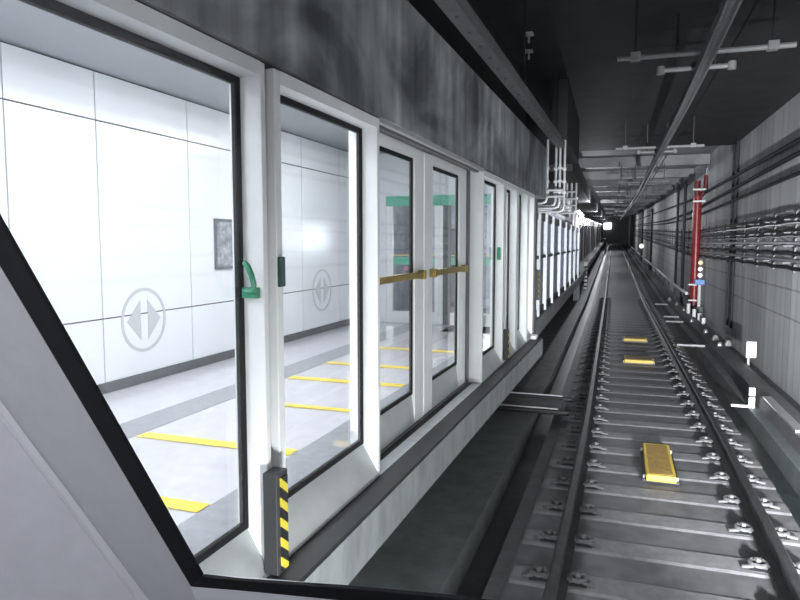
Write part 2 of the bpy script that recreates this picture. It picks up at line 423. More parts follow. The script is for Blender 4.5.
# hazard markers
def hazard(label, x0, y0, z0, w, d, hh):
    r = thing('hazard_marker', (x0+w/2, y0+d/2, z0), label, 'hazard marker', 'striped hazard markers on the screen')
    build('marker_box', MB().box((x0,y0,z0),(x0+w,y0+d,z0+hh)), 'hazbox', r, bevel=.005)
    build('striped_plate', MB().box((x0+w,y0+.022,z0+.012),(x0+w+.006,y0+d-.012,z0+hh-.02)), 'hazard', r)
    return r
hazard('nearest black and yellow striped marker between the first two panels', -1.316, 2.15, .93, .062, .085, .40)
hazard('small striped marker low on the screen past the double doors', -1.316, 7.04, .95, .05, .07, .33)
hazard('striped marker mounted higher on the end post', -1.30, 9.26, 1.42, .05, .09, .42)

# sliding doors
def leaf(label, y0, y1, gy0, gy1, bar0, bar1):
    xf, xg, bk = -1.462, -1.487, -1.505
    z0, zt, gz0, gz1 = .915, 2.862, 1.125, 2.79
    r = thing('screen_door', ((xf+bk)/2, (y0+y1)/2, .905), label, 'screen door', 'sliding leaves of the platform screen')
    for a, b_ in ((y0, gy0), (gy1, y1)): build('stile', MB().box((bk,a,z0),(xf,b_,zt)), 'white', r, bevel=.005)
    build('top_rail', MB().box((bk,gy0,gz1),(xf,gy1,zt)), 'white', r)
    build('kick_plate', MB().prism([(bk,gy0,z0),(xf,gy0,z0),(xf,gy0,z0+.02),(xg,gy0,gz0),(bk,gy0,gz0)], (0,gy1-gy0,0)), 'kick', r)
    w = .026; s_ = MB(); a, b_ = xg-.009, xg+.009
    s_.box((a,gy0,gz0),(b_,gy0+w,gz1)).box((a,gy1-w,gz0),(b_,gy1,gz1)).box((a,gy0+w,gz0),(b_,gy1-w,gz0+w)).box((a,gy0+w,gz1-w),(b_,gy1-w,gz1))
    build('glass_seal', s_, 'seal', r)
    build('glass_pane', MB().box((xg-.005,gy0+w-.005,gz0+w-.005),(xg+.005,gy1-w+.005,gz1-w+.005)), 'glass', r)
    pb = MB().box((xf+.022,bar0,1.955),(xf+.042,bar1,2.0))
    bar = build('push_bar', pb, 'brass', r, bevel=.006); bar['label'] = 'brass push bar across the leaf'
    for y in (bar0+.05, bar1-.05): build('bar_bracket', MB().box((xf-.001,y-.025,1.945),(xf+.048,y+.025,2.01)), 'brass', bar, bevel=.006)
    return r
leaf('nearer door leaf with brass push bar, left of the pair', 3.405, 4.655, 3.60, 4.45, 3.55, 4.60)
leaf('farther door leaf with brass push bar, right of the pair', 4.675, 5.94, 4.885, 5.70, 4.78, 5.85)
th = thing('door_threshold', (-1.40,4.7,.886), 'metal threshold with a dark slot below the double doors', 'threshold')
build('sill_plate', MB().box((-1.402,3.40,.886),(XF-.001,5.998,.904)), 'galv', th)
build('guide_slot', MB().box((-1.458,3.40,.886),(-1.404,5.998,.897)), 'rubber', th)
dh = thing('door_track', (-1.40,4.7,2.80), 'dark door track running above the double doors', 'door track')
build('track_rail', MB().box((-1.400,3.40,2.842),(-1.362,5.998,2.872)), 'midmetal', dh)
build('track_cover', MB().box((-1.345,3.40,2.850),(-1.312,5.998,2.8745)), 'kick', dh)
build('track_back', MB().box((-1.50,3.40,2.864),(-1.402,5.998,2.8745)), 'hazbox', dh)
tag(build('jamb_post', MB().box((-1.50,5.942,.905),(-1.44,5.996,2.862)), 'midmetal'), 'grey jamb post at the far side of the double doors', 'post')
# strip of header between panels and fascia
struct('trim_7', MB().box((-1.45,-.6,2.867),(-1.325,3.39,2.8745)).box((-1.45,6.005,2.867),(-1.325,9.42,2.8745)), 'dark', 'black joint under the concrete fascia', 'joint')
tag(build('sill_box', MB().box((-1.315,9.02,.903),(-1.24,9.20,.955)), 'whitep', bevel=.01), 'small white box on the end of the platform edge', 'box')  # plain white box, gives no light

# ------------------------------------------------------------------ things on the platform
def yl(label, pts): tag(build('floor_line', MB().prism([(x, y, .904) for x, y in pts], (0,0,.002)), 'yline'), label, 'floor line', 'yellow lines on the platform floor')
yl('long yellow floor line seen through the nearest panel', [(-3.14,3.54),(-1.97,3.54),(-1.97,3.65),(-3.14,3.65)])
yl('short yellow floor line nearest the cab pillar', [(-2.55,2.61),(-1.965,2.61),(-1.965,2.72),(-2.55,2.72)])
yl('yellow floor line seen farther back through the second panel', [(-3.14,5.60),(-1.97,5.60),(-1.97,5.72),(-3.14,5.72)])
yl('yellow floor line seen through the nearer door leaf', [(-3.14,6.45),(-1.97,6.45),(-1.97,6.56),(-3.14,6.56)])
yl('yellow floor line closest to the end doors', [(-3.14,7.6),(-1.97,7.6),(-1.97,7.72),(-3.14,7.72)])
yl('yellow floor line at the low left of the nearer door leaf', [(-2.9,4.62),(-1.965,4.62),(-1.965,4.70),(-2.9,4.70)])
def dirsign(label, y, z, R):
    r = thing('direction_sign', (-4.31,y,z-R), label, 'wall sign', 'round direction signs')
    x = -4.3145; n = 40
    bm_ = MB()
    for k in range(n):
        a0, a1 = 2*PI*k/n, 2*PI*(k+1)/n
        q = [(x, y+rr*math.cos(a), z+rr*math.sin(a)) for rr, a in ((R,a0),(R,a1),(R*.90,a1),(R*.90,a0))]
        bm_.prism(q, (.004,0,0))
    build('ring', bm_, 'signgrey', r)
    for sgn, nm in ((-1,'left'), (1,'right')):
        build('arrow', MB().prism([(x,y+sgn*R*.16,z+R*.62),(x,y+sgn*R*.16,z-R*.62),(x,y+sgn*R*.74,z)], (.004,0,0)), 'signgrey', r)
    return r
dirsign('round grey sign with two arrows on the white wall, seen through the nearest panel', 5.03, 1.49, .30)
dirsign('round grey sign with two arrows on the white wall, seen through the second panel', 8.78, 1.52, .31)
po = thing('wall_poster', (-4.31,6.55,1.92), 'grey framed poster on the white wall, right of the nearer round sign', 'poster')
y0, y1, z0, z1 = 6.15, 6.95, 1.92, 2.47
f = MB(); w = .03
f.box((-4.314,y0,z0),(-4.29,y0+w,z1)).box((-4.314,y1-w,z0),(-4.29,y1,z1)).box((-4.314,y0+w,z0),(-4.29,y1-w,z0+w)).box((-4.314,y0+w,z1-w),(-4.29,y1-w,z1))
build('poster_frame', f, 'posterframe', po)
build('poster_sheet', MB().box((-4.314,y0+w,z0+w),(-4.302,y1-w,z1-w)), 'poster', po)
# end doors across the platform
YE = 10.2
ed = thing('end_door', (-2.8,YE,.90), 'glazed platform end doors with a green top band', 'door')
build('header_band', MB().box((-3.84,YE-.03,2.80),(-1.62,YE+.05,2.96)), 'gband', ed)
build('header_top', MB().box((-4.29,YE,2.96),(-1.62,YE+.05,3.645)), 'wallpanel', ed)
build('side_panel', MB().box((-4.29,YE,.905),(-3.845,YE+.05,2.96)), 'wallpanel', ed)
for x0, x1 in ((-3.84,-3.73),(-3.02,-2.88),(-2.88,-2.76),(-2.05,-1.92),(-1.92,-1.62)):
    build('stile', MB().box((x0+.002,YE-.01,.905),(x1-.002,YE+.04,2.799)), 'white' if x0 < -2.9 or x0 > -2 else 'midmetal', ed)
for x0, x1 in ((-3.73,-3.02),(-2.76,-2.05)):
    build('bottom_rail', MB().box((x0,YE-.01,.905),(x1,YE+.04,1.10)), 'white', ed)
    g = build('glass_pane', MB().box((x0,YE+.01,1.10),(x1,YE+.02,2.799)), 'glass', ed)
    build('green_strip', MB().box((x0+.01,YE+.004,1.86),(x1-.01,YE+.008,1.98)), 'gband', g)
    build('yellow_strip', MB().box((x0+.01,YE+.004,2.0),(x1-.01,YE+.008,2.02)), 'yband', g)
g = MB()
for k in range(5):
    cx = -3.50+.085*k
    g.ring((cx,YE-.0,1.80+.02*(k % 2)), (0,1,0), .028, .009, 10, 5)
build('pink_marks', g, 'pink', ed)
# equipment in the dim room
cb = thing('equipment_cabinet', (-3.5,13.5,.90), 'tall grey cabinet in the dim room behind the end doors', 'cabinet')
build('cabinet_body', MB().box((-3.9,13.2,.905),(-3.2,13.8,2.5)), 'darkmetal', cb, bevel=.01)
build('cabinet_door', MB().box((-3.87,13.17,1.0),(-3.23,13.199,2.45)), 'midmetal', cb)

# ------------------------------------------------------------------ track
for sgn, lb in ((-1,'left-hand running rail, nearer the platform'), (1,'right-hand running rail, nearer the concrete wall')):
    u = XC+sgn*.755
    pr = [(-.075,-.172),(.075,-.172),(.075,-.160),(.012,-.140),(.009,-.045),(.034,-.034),(.036,-.006),(.026,0),(-.026,0),(-.036,-.006),(-.034,-.034),(-.009,-.045),(-.012,-.140),(-.075,-.160)]
    tag(build('rail', MB().sweep([(u+a, z) for a, z in pr], ladder(.6, 138)), 'rail'), lb, 'rail', 'running rails')
def make_sleeper():
    r = thing('sleeper', (0,0,-.19), '', 'sleeper', 'concrete sleepers')
    a, w, t = 1.085, .145, -.150
    b = MB().prism([(-a,-w,-.19),(a,-w,-.19),(a,-w+.035,t),(-a,-w+.035,t)], (0,0,.0001)) if False else MB()
    b.prism([(-a,-w,-.1895),(-a,-w+.03,t-.028),(-a,w-.03,t-.028),(-a,w,-.1895)], (2*a,0,0))
    build('sleeper_body', b, 'sleeper', r, origin=(0,0,-.19))
    for sg in (-1, 1):
        x = sg*.755
        build('base_plate', MB().box((x-.20,-.085,-.1779),(x+.20,.085,-.173)), 'pad', r, bevel=.002)
        for so in (-1, 1):
            cx = x+so*.135
            m = MB()
            m.ring((cx,0,-.145), (0,0,1), .058, .017, 14, 6)
            m.cyl((cx,0,-.1725), (cx,0,-.105), .017, 8).cyl((cx,0,-.128), (cx,0,-.108), .028, 6)
            m.box((cx-so*.075,-.035,-.1725),(cx-so*.035,.035,-.14))
            m.tube([(cx+so*.04,-.05,-.155),(cx+so*.09,-.055,-.160),(cx+so*.115,-.05,-.165)], .013, 6)
            build('rail_clip', m, 'clip', r, smooth=True)
    return r
proto = make_sleeper(); _children[proto.name] = kids(proto)
far_proto = thing('sleeper', (0,0,-.19), '', 'sleeper', 'concrete sleepers')
build('sleeper_body', MB().prism([(-1.085,-.145,-.1895),(-1.085,-.115,-.178),(-1.085,.115,-.178),(-1.085,.145,-.1895)], (2.17,0,0)), 'sleeper', far_proto, origin=(0,0,-.19))
_children[far_proto.name] = kids(far_proto)
st = [3.37+.65*i for i in range(70)]
for i, s_ in enumerate(st):
    src = proto if s_ < 30 else far_proto
    first = (i == 0) or (src is far_proto and st[i-1] < 30)
    o = src if first else copy_tree(src)
    o.location = P(s_, XC, -.19); o.rotation_euler = (0,0,heading(s_))
    if i < 20: o['label'] = f'{ORD[i]} concrete sleeper counting away from the camera'
    elif i == 20: o['label'] = 'concrete sleeper just before the farthest yellow box'
    elif i == 21: o['label'] = 'concrete sleeper under the farthest yellow box'
    elif i < 28: o['label'] = f'{ORD[i-22]} concrete sleeper beyond the farthest yellow box'
    elif s_ < 30: o['label'] = 'concrete sleeper in the middle stretch, past the first six beyond the farthest yellow box'; o['group'] = 'sleepers in the middle stretch'
    else: o['label'] = 'thin distant concrete sleeper where the track climbs away'; o['group'] = 'distant sleepers'
for i, s_ in enumerate(st):
    pass
def balise(label, s0, s1, u0, u1):
    sm, um = (s0+s1)/2, (u0+u1)/2
    r = thing('track_transponder', (0,0,-.178), label, 'transponder', 'yellow boxes between the rails')
    L, W = (s1-s0)/2, (u1-u0)/2
    build('mounting_plate', MB().box((-W-.03,-L+.06,-.1779),(W+.03,L-.06,-.150)), 'darkmetal', r)
    c = build('cover', MB().box((-W,-L,-.150),(W,L,-.085)), 'balise', r, bevel=.012)
    lab = MB().box((-W+.03,-L+.05,-.085),(W-.03,L-.05,-.0825))
    build('top_plate', lab, 'baltop', c)
    for sx in (-1, 1):
        for sy in (-1, 1): build('bolt', MB().cyl((sx*(W+.015),sy*(L-.10),-.150), (sx*(W+.015),sy*(L-.10),-.12), .013, 8), 'galv', r)
    r.location = P(sm, um, -.178); r.rotation_euler = (0,0,heading(sm)); return r
balise('nearest yellow box between the rails, set lengthwise', 6.88, 8.0, .205, .485)
balise('middle yellow box between the rails, set crosswise', 13.75, 14.3, .085, .625)
balise('farthest yellow box between the rails, set crosswise', 16.85, 17.35, .115, .635)
# cross ducts left of the track
cd = thing('cross_duct', P(9.6,-1.25,-.15), 'concrete cross duct between two dark pipes, from platform to left rail', 'duct')
build('duct_cover', MB().sweep([(-2.0,-.149),(-.82,-.149),(-.82,-.10),(-2.0,-.10)], [9.32, 9.95]), 'bed', cd)
for q in (9.22, 10.05):
    build('duct_pipe', MB().tube([P(q,-2.1,-.11), P(q,-1.0,-.115), P(q,-.70,-.12)], .035, 8), 'darkmetal', cd, smooth=True)
    build('duct_strip', MB().tube([P(q+.05,-1.8,-.075), P(q+.05,-1.0,-.08), P(q+.05,-.85,-.085)], .012, 6), 'galv', cd)
for i, (q, a, b_, lb) in enumerate(((16.4,1.27,1.95,'white rod lying across the drain right of the track, nearest of the rods'),(21.3,1.38,1.93,'nearer of two paired white rods right of the track'),(22.7,1.41,2.0,'farther of two paired white rods right of the track'),(27.2,1.4,2.1,'farthest white rod across the right-hand drain'))):
    tag(build('cross_rod', MB().tube([P(q,a,-.125), P(q,b_,-.125)], .026, 8), 'galv', smooth=True), lb, 'rod', 'rods across the right drain')

# ------------------------------------------------------------------ right trackside
tag(struct('trim_8', MB().sweep([(1.86,-.15),(2.16,-.15),(2.16,.03),(1.86,.03)], ladder(3., 120)), 'bed'), 'low concrete cable trough right of the track', 'cable trough')
b = MB()
tag(build('trough_cover', MB().sweep([(1.87,.031),(1.985,.031),(1.985,.06),(1.87,.06)], rng(8.55,10.35,.3)), 'bright', bevel=.004), 'pale metal cover strip on the right-hand cable trough', 'cover strip')
lm = thing('trackside_marker', P(10.5,1.76,-.15), 'white L-shaped marker post with a black band, right of the track', 'marker')
c = P(10.5,1.76,0)
build('marker_post', MB().box((c.x-.035,c.y-.03,-.15),(c.x+.045,c.y+.03,.14)), 'whitep', lm, bevel=.006)
build('marker_band', MB().box((c.x-.038,c.y-.033,.0),(c.x+.048,c.y+.033,.028)), 'dark', lm)
build('marker_arm', MB().box((c.x-.26,c.y-.03,-.149),(c.x-.036,c.y+.02,-.118)), 'whitep', lm)
bx = thing('junction_box', P(13.5,2.27,-.15), 'small white box on a short stem beside the right wall', 'box')
c = P(13.5,2.275,0)
build('box_body', MB().box((c.x-.085,c.y-.06,.11),(c.x+.085,c.y+.06,.41)), 'whitep', bx, bevel=.015)
build('box_lid', MB().box((c.x-.06,c.y-.066,.15),(c.x+.06,c.y-.0605,.37)), 'whitep', bx)
build('stem', MB().cyl((c.x-.035,c.y,-.349), (c.x-.035,c.y,.109), .022, 8), 'galv', bx)
for i, (s_, u, z0, z1) in enumerate(((22.4,2.10,-.15,.34),(21.5,2.17,-.15,.25),(20.8,2.235,-.15,.20),(19.9,2.24,-.15,.16))):
    o = thing('bollard', P(s_,u,z0), ('farthest','third','second','nearest')[i]+' of four short white bollards by the right wall', 'bollard', 'white bollards')
    c = P(s_,u,0)
    build('post', MB().cyl((c.x,c.y,z0), (c.x,c.y,z1), .055, 10), 'whitep', o, smooth=True)
    build('cap', MB().cyl((c.x,c.y,z1), (c.x,c.y,z1+.03), .06, 10), 'darkmetal', o, smooth=True)
# signal
c = P(23.6,2.53,0)
sg = thing('signal_post', (c.x,c.y,-.15), 'white signal post with a blue box and three round lamps', 'signal')
build('foot', MB().box((c.x-.12,c.y-.12,-.349),(c.x+.12,c.y+.12,.15)), 'bed', sg)
build('pole', MB().cyl((c.x,c.y,.15), (c.x,c.y,.92), .05, 10), 'whitep', sg, smooth=True)
bb = build('blue_box', MB().box((c.x-.145,c.y-.08,.86),(c.x+.145,c.y+.08,1.03)), 'blue', sg, bevel=.01)
build('lamp_mast', MB().box((c.x-.04,c.y-.0,1.03),(c.x+.04,c.y+.06,1.70)), 'darkmetal', sg)
for z, m in ((1.17,'siglamp'),(1.37,'siglamp'),(1.58,'siglampy')):
    hh = build('lamp_hood', MB().tube([(c.x,c.y-.01,z),(c.x,c.y-.06,z)], .085, 12), 'darkmetal', sg, smooth=True)
    build('lens', MB().ball((c.x,c.y-.06,z), .068, 12), m, hh, smooth=True)
# red riser
c = P(24,2.42,0)
rp = thing('red_fire_pipe', (c.x,c.y,-.35), 'thick red vertical fire pipe against the right wall', 'pipe')
build('riser', MB().cyl((c.x,c.y,.25), (c.x,c.y,3.75), .135, 16), 'red', rp, smooth=True)
build('foot', MB().cyl((c.x,c.y,-.349), (c.x,c.y,.249), .15, 16), 'redd', rp, smooth=True)
build('upper_riser', MB().tube([(c.x+.10,c.y,3.751),(c.x+.22,c.y,3.95),(c.x+.24,c.y,4.35),(c.x+.24,c.y,4.42)], .075, 12), 'redd', rp, smooth=True)
build('elbow', MB().cyl((c.x-.02,c.y,3.751), (c.x-.02,c.y,4.25), .10, 12), 'redd', rp, smooth=True)
build('vent_tube', MB().tube([(c.x+.24,c.y,4.421),(c.x+.24,c.y,4.64),(c.x+.36,c.y,4.66)], .022, 8), 'galv', rp, smooth=True)
for z, x0, x1 in ((3.55,-.15,.23),(3.93,-.16,.28),(.30,-.19,.10),(.82,-.2,.05)):
    build('clamp', MB().box((c.x+x0,c.y-.17,z),(c.x+x1,c.y-.137,z+.05)), 'whitep', rp)
# dark risers
for q, u, z0, z1, r_, lb in ((31,2.42,-.15,4.66,.05,'thin dark vertical riser left of the red pipe'),(28.4,2.45,-.15,4.62,.055,'dark vertical riser just left of the red pipe'),(50,2.36,-.15,4.15,.07,'distant dark vertical riser on the right wall'),(64,2.3,-.15,4.3,.07,'farthest dark vertical riser on the right wall')):
    a, b_ = P(q,u,z0), P(q,u,z1)
    o = thing('riser_pipe', a, lb, 'pipe', 'dark risers on the right wall')
    build('pipe', MB().cyl(a, b_, r_, 8), 'darkmetal', o, smooth=True)
    build('collar', MB().cyl(b_-Vector((0,0,.25)), b_-Vector((0,0,.13)), r_*1.6, 8), 'darkmetal', o, smooth=True)
# wall chases behind the cables (vertical dark conduit pair)
for q, lb in ((18.8,'left of a dark conduit pair running up the right wall'),(18.2,'right of a dark conduit pair running up the right wall')):
    tag(build('wall_conduit', MB().cyl(P(q,2.665,.1), P(q,2.665,4.69), .03, 8), 'darkmetal', smooth=True), lb, 'conduit', 'conduits up the right wall')

def cable(name, label, u, zf, s0, s1, r, m, cat='cable', grp='cables along the right wall', step=1.2, n=8):
    pts = [P(q, u, zf(q)) for q in (rng(s0, min(s1, 40), step)+(rng(40, s1, 4.)[1:] if s1 > 40 else []))]
    o = build(name, MB().tube(pts, r, n), m, smooth=True); tag(o, label, cat, grp); return o
cable('wall_pipe', 'topmost dark pipe along the right wall', 2.63, lambda q: 3.86, 3, 110, .042, 'cable', 'pipe', 'pipes along the right wall')
cable('wall_pipe', 'second dark pipe from the top along the right wall', 2.63, lambda q: 3.66-.016*max(0, min(q, 40)-12), 3, 110, .042, 'cable', 'pipe', 'pipes along the right wall')
cable('wall_pipe', 'third dark pipe from the top along the right wall', 2.63, lambda q: 3.33-.010*max(0, min(q, 40)-12), 3, 110, .034, 'cable', 'pipe', 'pipes along the right wall')
sag = lambda z, a, ph: (lambda q: z-a*abs(math.sin(q*PI/1.5+ph))*1.0)
rows = [(2.645,.030,'cable','upper black cable in the bracket rows'),(2.54,.018,'cablegrey','thin grey cable under the upper black cable'),(2.43,.024,'cable','black cable in the second bracket row'),
        (2.33,.016,'cablegrey','thin grey cable below the second bracket row'),(2.21,.030,'bright','bright metal tube in the third bracket row'),(2.07,.022,'cable','dark cable below the bright upper tube'),
        (1.93,.034,'bright','lowest bright metal tube in the bracket rows'),(1.82,.034,'cable','thick black cable at the bottom of the brackets')]
for z, r_, m, lb in rows: cable('wall_cable', lb+' on the right wall', 2.56, sag(z, .025 if m != 'bright' else .006, z), 3, 105, r_, m, step=.5, n=6)
br = None; q = 12.5; i = 0
while q < 84:
    if br is None:
        br = thing('cable_bracket', (0,0,1.72), '', 'bracket', 'cable brackets on the right wall')
        build('upright', MB().box((-.035,-.02,1.72),(-.005,.02,2.74)), 'midmetal', br)
        for z, _, _, _ in rows[::2]: build('arm', MB().box((-.20,-.015,z-.062),(-.035,.015,z-.042)), 'midmetal', br)
        _children[br.name] = kids(br); o = br
    else: o = copy_tree(br)
    o.location = P(q,2.70,1.72); o.rotation_euler = (0,0,heading(q))
    if q < 23.5: o['label'] = f'cable bracket {ORD[i]} from the right edge, between the edge and the red pipe'
    else: o['label'] = 'small distant cable bracket on the right wall beyond the red pipe'; o['group'] = 'distant cable brackets'
    q += 1.5; i += 1
# white pipe low along the right
wp_ = cable('white_pipe', 'white pipe curving into the distance along the right trackside', 2.25, lambda q: .50-.004*max(0,q-25), 24.6, 105, .055, 'whitep', 'pipe', None, step=1.)
for i, q in enumerate((26,29,32,35,38,42,46,50)):
    tag(build('pipe_stand', MB().cyl(P(q,2.25,-.16), P(q,2.25,.43-.004*(q-25)), .03, 6), 'darkmetal', smooth=True), f'{ORD[i]} dark stand under the white trackside pipe', 'stand', 'stands of the white pipe')
for i, (q, u, z, r_) in enumerate(((23.2,2.05,.12,.05),(20.0,1.95,.07,.05),(17.6,2.02,.06,.05),(16.3,2.06,.08,.07),(15.5,2.20,.07,.07),(15.4,2.02,.06,.05),(25.2,2.0,.12,.06),(27,1.9,.1,.07))):
    c = P(q,u,.03)
    tag(build('trough_fitting', MB().tube([c, c+Vector((0,0,.04)), c+Vector((0,0,r_*1.7))], [r_, r_*1.05, r_*.55], 8), 'bright', smooth=True), f'{ORD[i]} small pale fitting on the right-hand cable trough' , 'fitting', 'fittings on the cable trough')
c = P(60,2.10,1.3)
sl = thing('signal_lamp', (c.x,c.y,c.z-1.44), 'distant round white signal lamp on the right', 'lamp')
build('stem', MB().cyl((c.x,c.y,c.z-1.44), (c.x,c.y,c.z-.18), .04, 6), 'darkmetal', sl)
build('lens', MB().ball((c.x,c.y,c.z), .19, 10), 'siglamp', sl, smooth=True)

# ------------------------------------------------------------------ overhead conductor rail
ZR = 4.02; UR = .655
tag(build('conductor_rail', MB().sweep([(UR-.055,ZR+.05),(UR-.055,ZR-.05),(UR-.035,ZR-.06),(UR-.015,ZR-.03),(UR+.015,ZR-.03),(UR+.035,ZR-.06),(UR+.055,ZR-.05),(UR+.055,ZR+.05),(UR+.015,ZR+.075),(UR-.015,ZR+.075)], ladder(2., 112)), 'midmetal'), 'long overhead conductor rail hung below the tunnel ceiling', 'conductor rail')
cable('earth_wire', 'thin black wire running beside the overhead conductor rail', 1.02, lambda q: 4.38, 3, 100, .012, 'cable', 'wire', None)
ha = None
for i, q in enumerate((7.5,14.45,22.4,28.5,34.5,40.5,47,54,62,70,80,90)):
    if ha is None:
        ha = thing('support_bracket', (0,0,3.95), '', 'support', 'supports of the conductor rail')
        build('long_bar', MB().tube([(-.50,0,4.12),(1.15 if i == 0 else .63,0,4.12)], .028, 8), 'barm', ha, smooth=True)
        for x in (-.32, .95): build('bar_clamp', MB().box((x-.05,-.05,4.085),(x+.05,.05,4.17)), 'barm', ha, bevel=.005)
        for x in (-.32, .95): build('hanger_rod', MB().cyl((x,0,4.17), (x,0,4.69), .012, 6), 'darkmetal', ha)
        build('short_bar', MB().tube([(-.045,.55,4.10),(.665,.55,4.10)], .027, 8), 'barm', ha, smooth=True)
        for x in (-.045, .665): build('insulator', MB().cyl((x,.55,4.06), (x,.55,4.14), .045, 10), 'barm', ha, smooth=True)
        for x in (.12, .50): build('strut', MB().cyl((x,.55,4.12), (x,.55,4.69), .014, 6), 'darkmetal', ha)
        build('rail_clamp', MB().box((.27,.47,4.096),(.39,.63,4.15)), 'darkmetal', ha)
        _children[ha.name] = kids(ha); o = ha
    else: o = copy_tree(ha)
    o.location = P(q,XC,3.95)
    o.rotation_euler = (0,0,heading(q))
    o['label'] = f'{ORD[i]} conductor rail support with two cross bars, counting from the camera'
# cable tray along the fascia top
ct = thing('cable_tray', (-1.13,5,3.66), 'grey ribbed cable tray along the top of the left fascia', 'cable tray')
build('tray_channel', MB().box((-1.19,-.6,3.66),(-1.07,10.6,3.68)).box((-1.19,-.6,3.68),(-1.175,10.6,3.76)).box((-1.085,-.6,3.68),(-1.07,10.6,3.76)), 'midmetal', ct)
for k in range(24):
    y = 2.6+.34*k
    build('tray_bolt', MB().cyl((-1.13,y,3.645), (-1.13,y,3.6595), .014, 8), 'midmetal', ct)
for k in range(4):
    y = 1+3*k
    build('tray_hanger', MB().cyl((-1.13,y,3.68), (-1.13,y,4.70), .012, 6), 'darkmetal', ct)
for i, (q, u) in enumerate(((8.24,-1.2),(8.96,-1.29),(10.94,-1.18),(11.96,-1.29))):
    c = P(q,u,4.70)
    o = thing('ceiling_anchor', c-Vector((0,0,.12)), ('nearest','second','third','farthest')[i]+' small anchor bolt hanging from the dark ceiling', 'anchor', 'ceiling anchors')
    build('rod', MB().cyl(c-Vector((0,0,.12)), c, .014, 6), 'galv', o); build('plate', MB().box((c.x-.05,c.y-.05,c.z-.03),(c.x+.05,c.y+.05,c.z-.001)), 'galv', o)
struct('trim_14', MB().sweep([(-1.62,3.82),(-.90,3.82),(-.90,4.69),(-1.62,4.69)], rng(10.62,14.2,1)).sweep([(-1.62,3.68),(-1.02,3.68),(-1.02,4.1),(-1.62,4.1)], rng(14.2,40,1)+rng(40,112,4)[1:]), 'dark', 'dark duct along the upper left of the tunnel beyond the fascia', 'duct')
# white conduits at the end of the fascia
cl = (('leftmost',-1.195,3.95,2.83,-.0),('second',-1.075,4.2,2.79,.12),('third',-1.005,4.3,2.75,.0),('rightmost',-.945,4.4,2.70,.14))
for nm, u, zt, zb, ds in cl:
    q = 10.75+ds
    r = thing('vertical_conduit', P(q,u,zb), f'{nm} of four pale vertical conduits beside the end of the left fascia', 'conduit', 'pale conduits by the fascia')
    b = MB().tube([P(q,u,3.815), P(q,u,zb+.08), P(q,u-.02,zb+.02), P(q,u-.08,zb), P(q,-1.42,zb)], .020, 8)
    build('tube', b, 'galv', r, smooth=True)
    for k, z in enumerate((3.35,3.15,2.98)): build('saddle', MB().box((P(q,u,0).x-.03,P(q,u,0).y-.03,z),(P(q,u,0).x+.03,P(q,u,0).y+.03,z+.035)), 'galv', r)
for i, z in enumerate((3.37,3.17,3.02,2.92)):
    tag(build('cross_conduit', MB().tube([P(10.6,-1.46,z), P(10.6,-.93 if i > 1 else -1.16,z)], .018, 8), 'galv', smooth=True), ('topmost','second','third','lowest')[i]+' short pale cross conduit beside the fascia end', 'conduit', 'cross conduits')
for nm, u, zz in (('left',-1.30,3.08),('middle',-1.19,3.01),('right',-1.08,2.94)):
    r = thing('hanging_conduit', P(17,u,2.9), f'{nm} of three pale conduits hanging above the far screen', 'conduit', 'far hanging conduits')
    build('tube', MB().tube([P(17,u,3.675), P(17,u,zz+.10), P(17,u-.06,zz+.01), P(17,-1.46,zz)], .026, 8), 'galv', r, smooth=True)
    build('saddle', MB().box(P(17,u,3.30)-Vector((.04,.03,.03)), P(17,u,3.30)+Vector((.04,.03,.03))), 'galv', r)
for i, z in enumerate((3.45,3.28,3.12)):
    tag(build('far_cross_conduit', MB().tube([P(16.8,-1.45,z), P(16.8,-1.06,z)], .022, 8), 'galv', smooth=True), ('upper','middle','lower')[i]+' pale cross conduit above the far screen', 'conduit', 'far cross conduits')
tag(build('cable_tray_beam', MB().sweep([(-1.75,2.86),(-1.50,2.86),(-1.50,2.94),(-1.75,2.94)], rng(9.6, 19.5, 1)), 'galv'), 'pale metal trunking along the top of the far screen', 'trunking')

# ------------------------------------------------------------------ far screen on the left
UF = -1.47
posts = [10.2,11.98,13.26,14.8,16.8,19.0,21.2,23.6,26.2,28.4]
for i, (a, b_) in enumerate(zip(posts, posts[1:])):
    r = thing('far_screen_panel', P((a+b_)/2, UF, .90), f'{ORD[i]} grey glazed panel of the far screen, counting away from the white screen', 'screen panel', 'panels of the far screen')
    w = .16
    build('post', MB().sweep([(UF-.10,.90),(UF+.06,.90),(UF+.06,2.78),(UF-.10,2.78)], [a, a+w]), 'galv', r)
    build('base_rail', MB().sweep([(UF-.05,.90),(UF+.02,.90),(UF+.02,1.02),(UF-.05,1.02)], [a+w, b_]), 'rubber', r)
    build('top_rail', MB().sweep([(UF-.05,2.62),(UF+.02,2.62),(UF+.02,2.78),(UF-.05,2.78)], [a+w, b_]), 'midmetal', r)
    build('mid_bar', MB().sweep([(UF+.005,1.93),(UF+.045,1.93),(UF+.045,1.98),(UF+.005,1.98)], [a+w, b_-.02]), 'darkmetal', r)
    build('infill_panel', MB().sweep([(UF-.014,1.02),(UF-.010,1.02),(UF-.010,2.62),(UF-.014,2.62)], [a+w, b_]), 'screenblue', r)
struct('far_walkway', MB().sweep([(-2.6,.60),(UF+.08,.60),(UF+.08,.90),(-2.6,.90)], ladder(9.5, 33.5)), 'fascia', 'pale concrete edge under the far screen', 'platform')
struct('far_walkway_wall', MB().sweep([(-2.7,-.15),(-2.2,-.15),(-2.2,.6),(-2.7,.6)], ladder(9.31, 33)), 'floor', 'dark wall under the far screen', 'wall')
struct('far_platform', MB().sweep([(-3.3,.62),(UF+.03,.62),(UF+.03,.90),(-3.3,.90)], ladder(33.55, 138)), 'floor', 'dark far platform edge fading into the distance', 'platform')
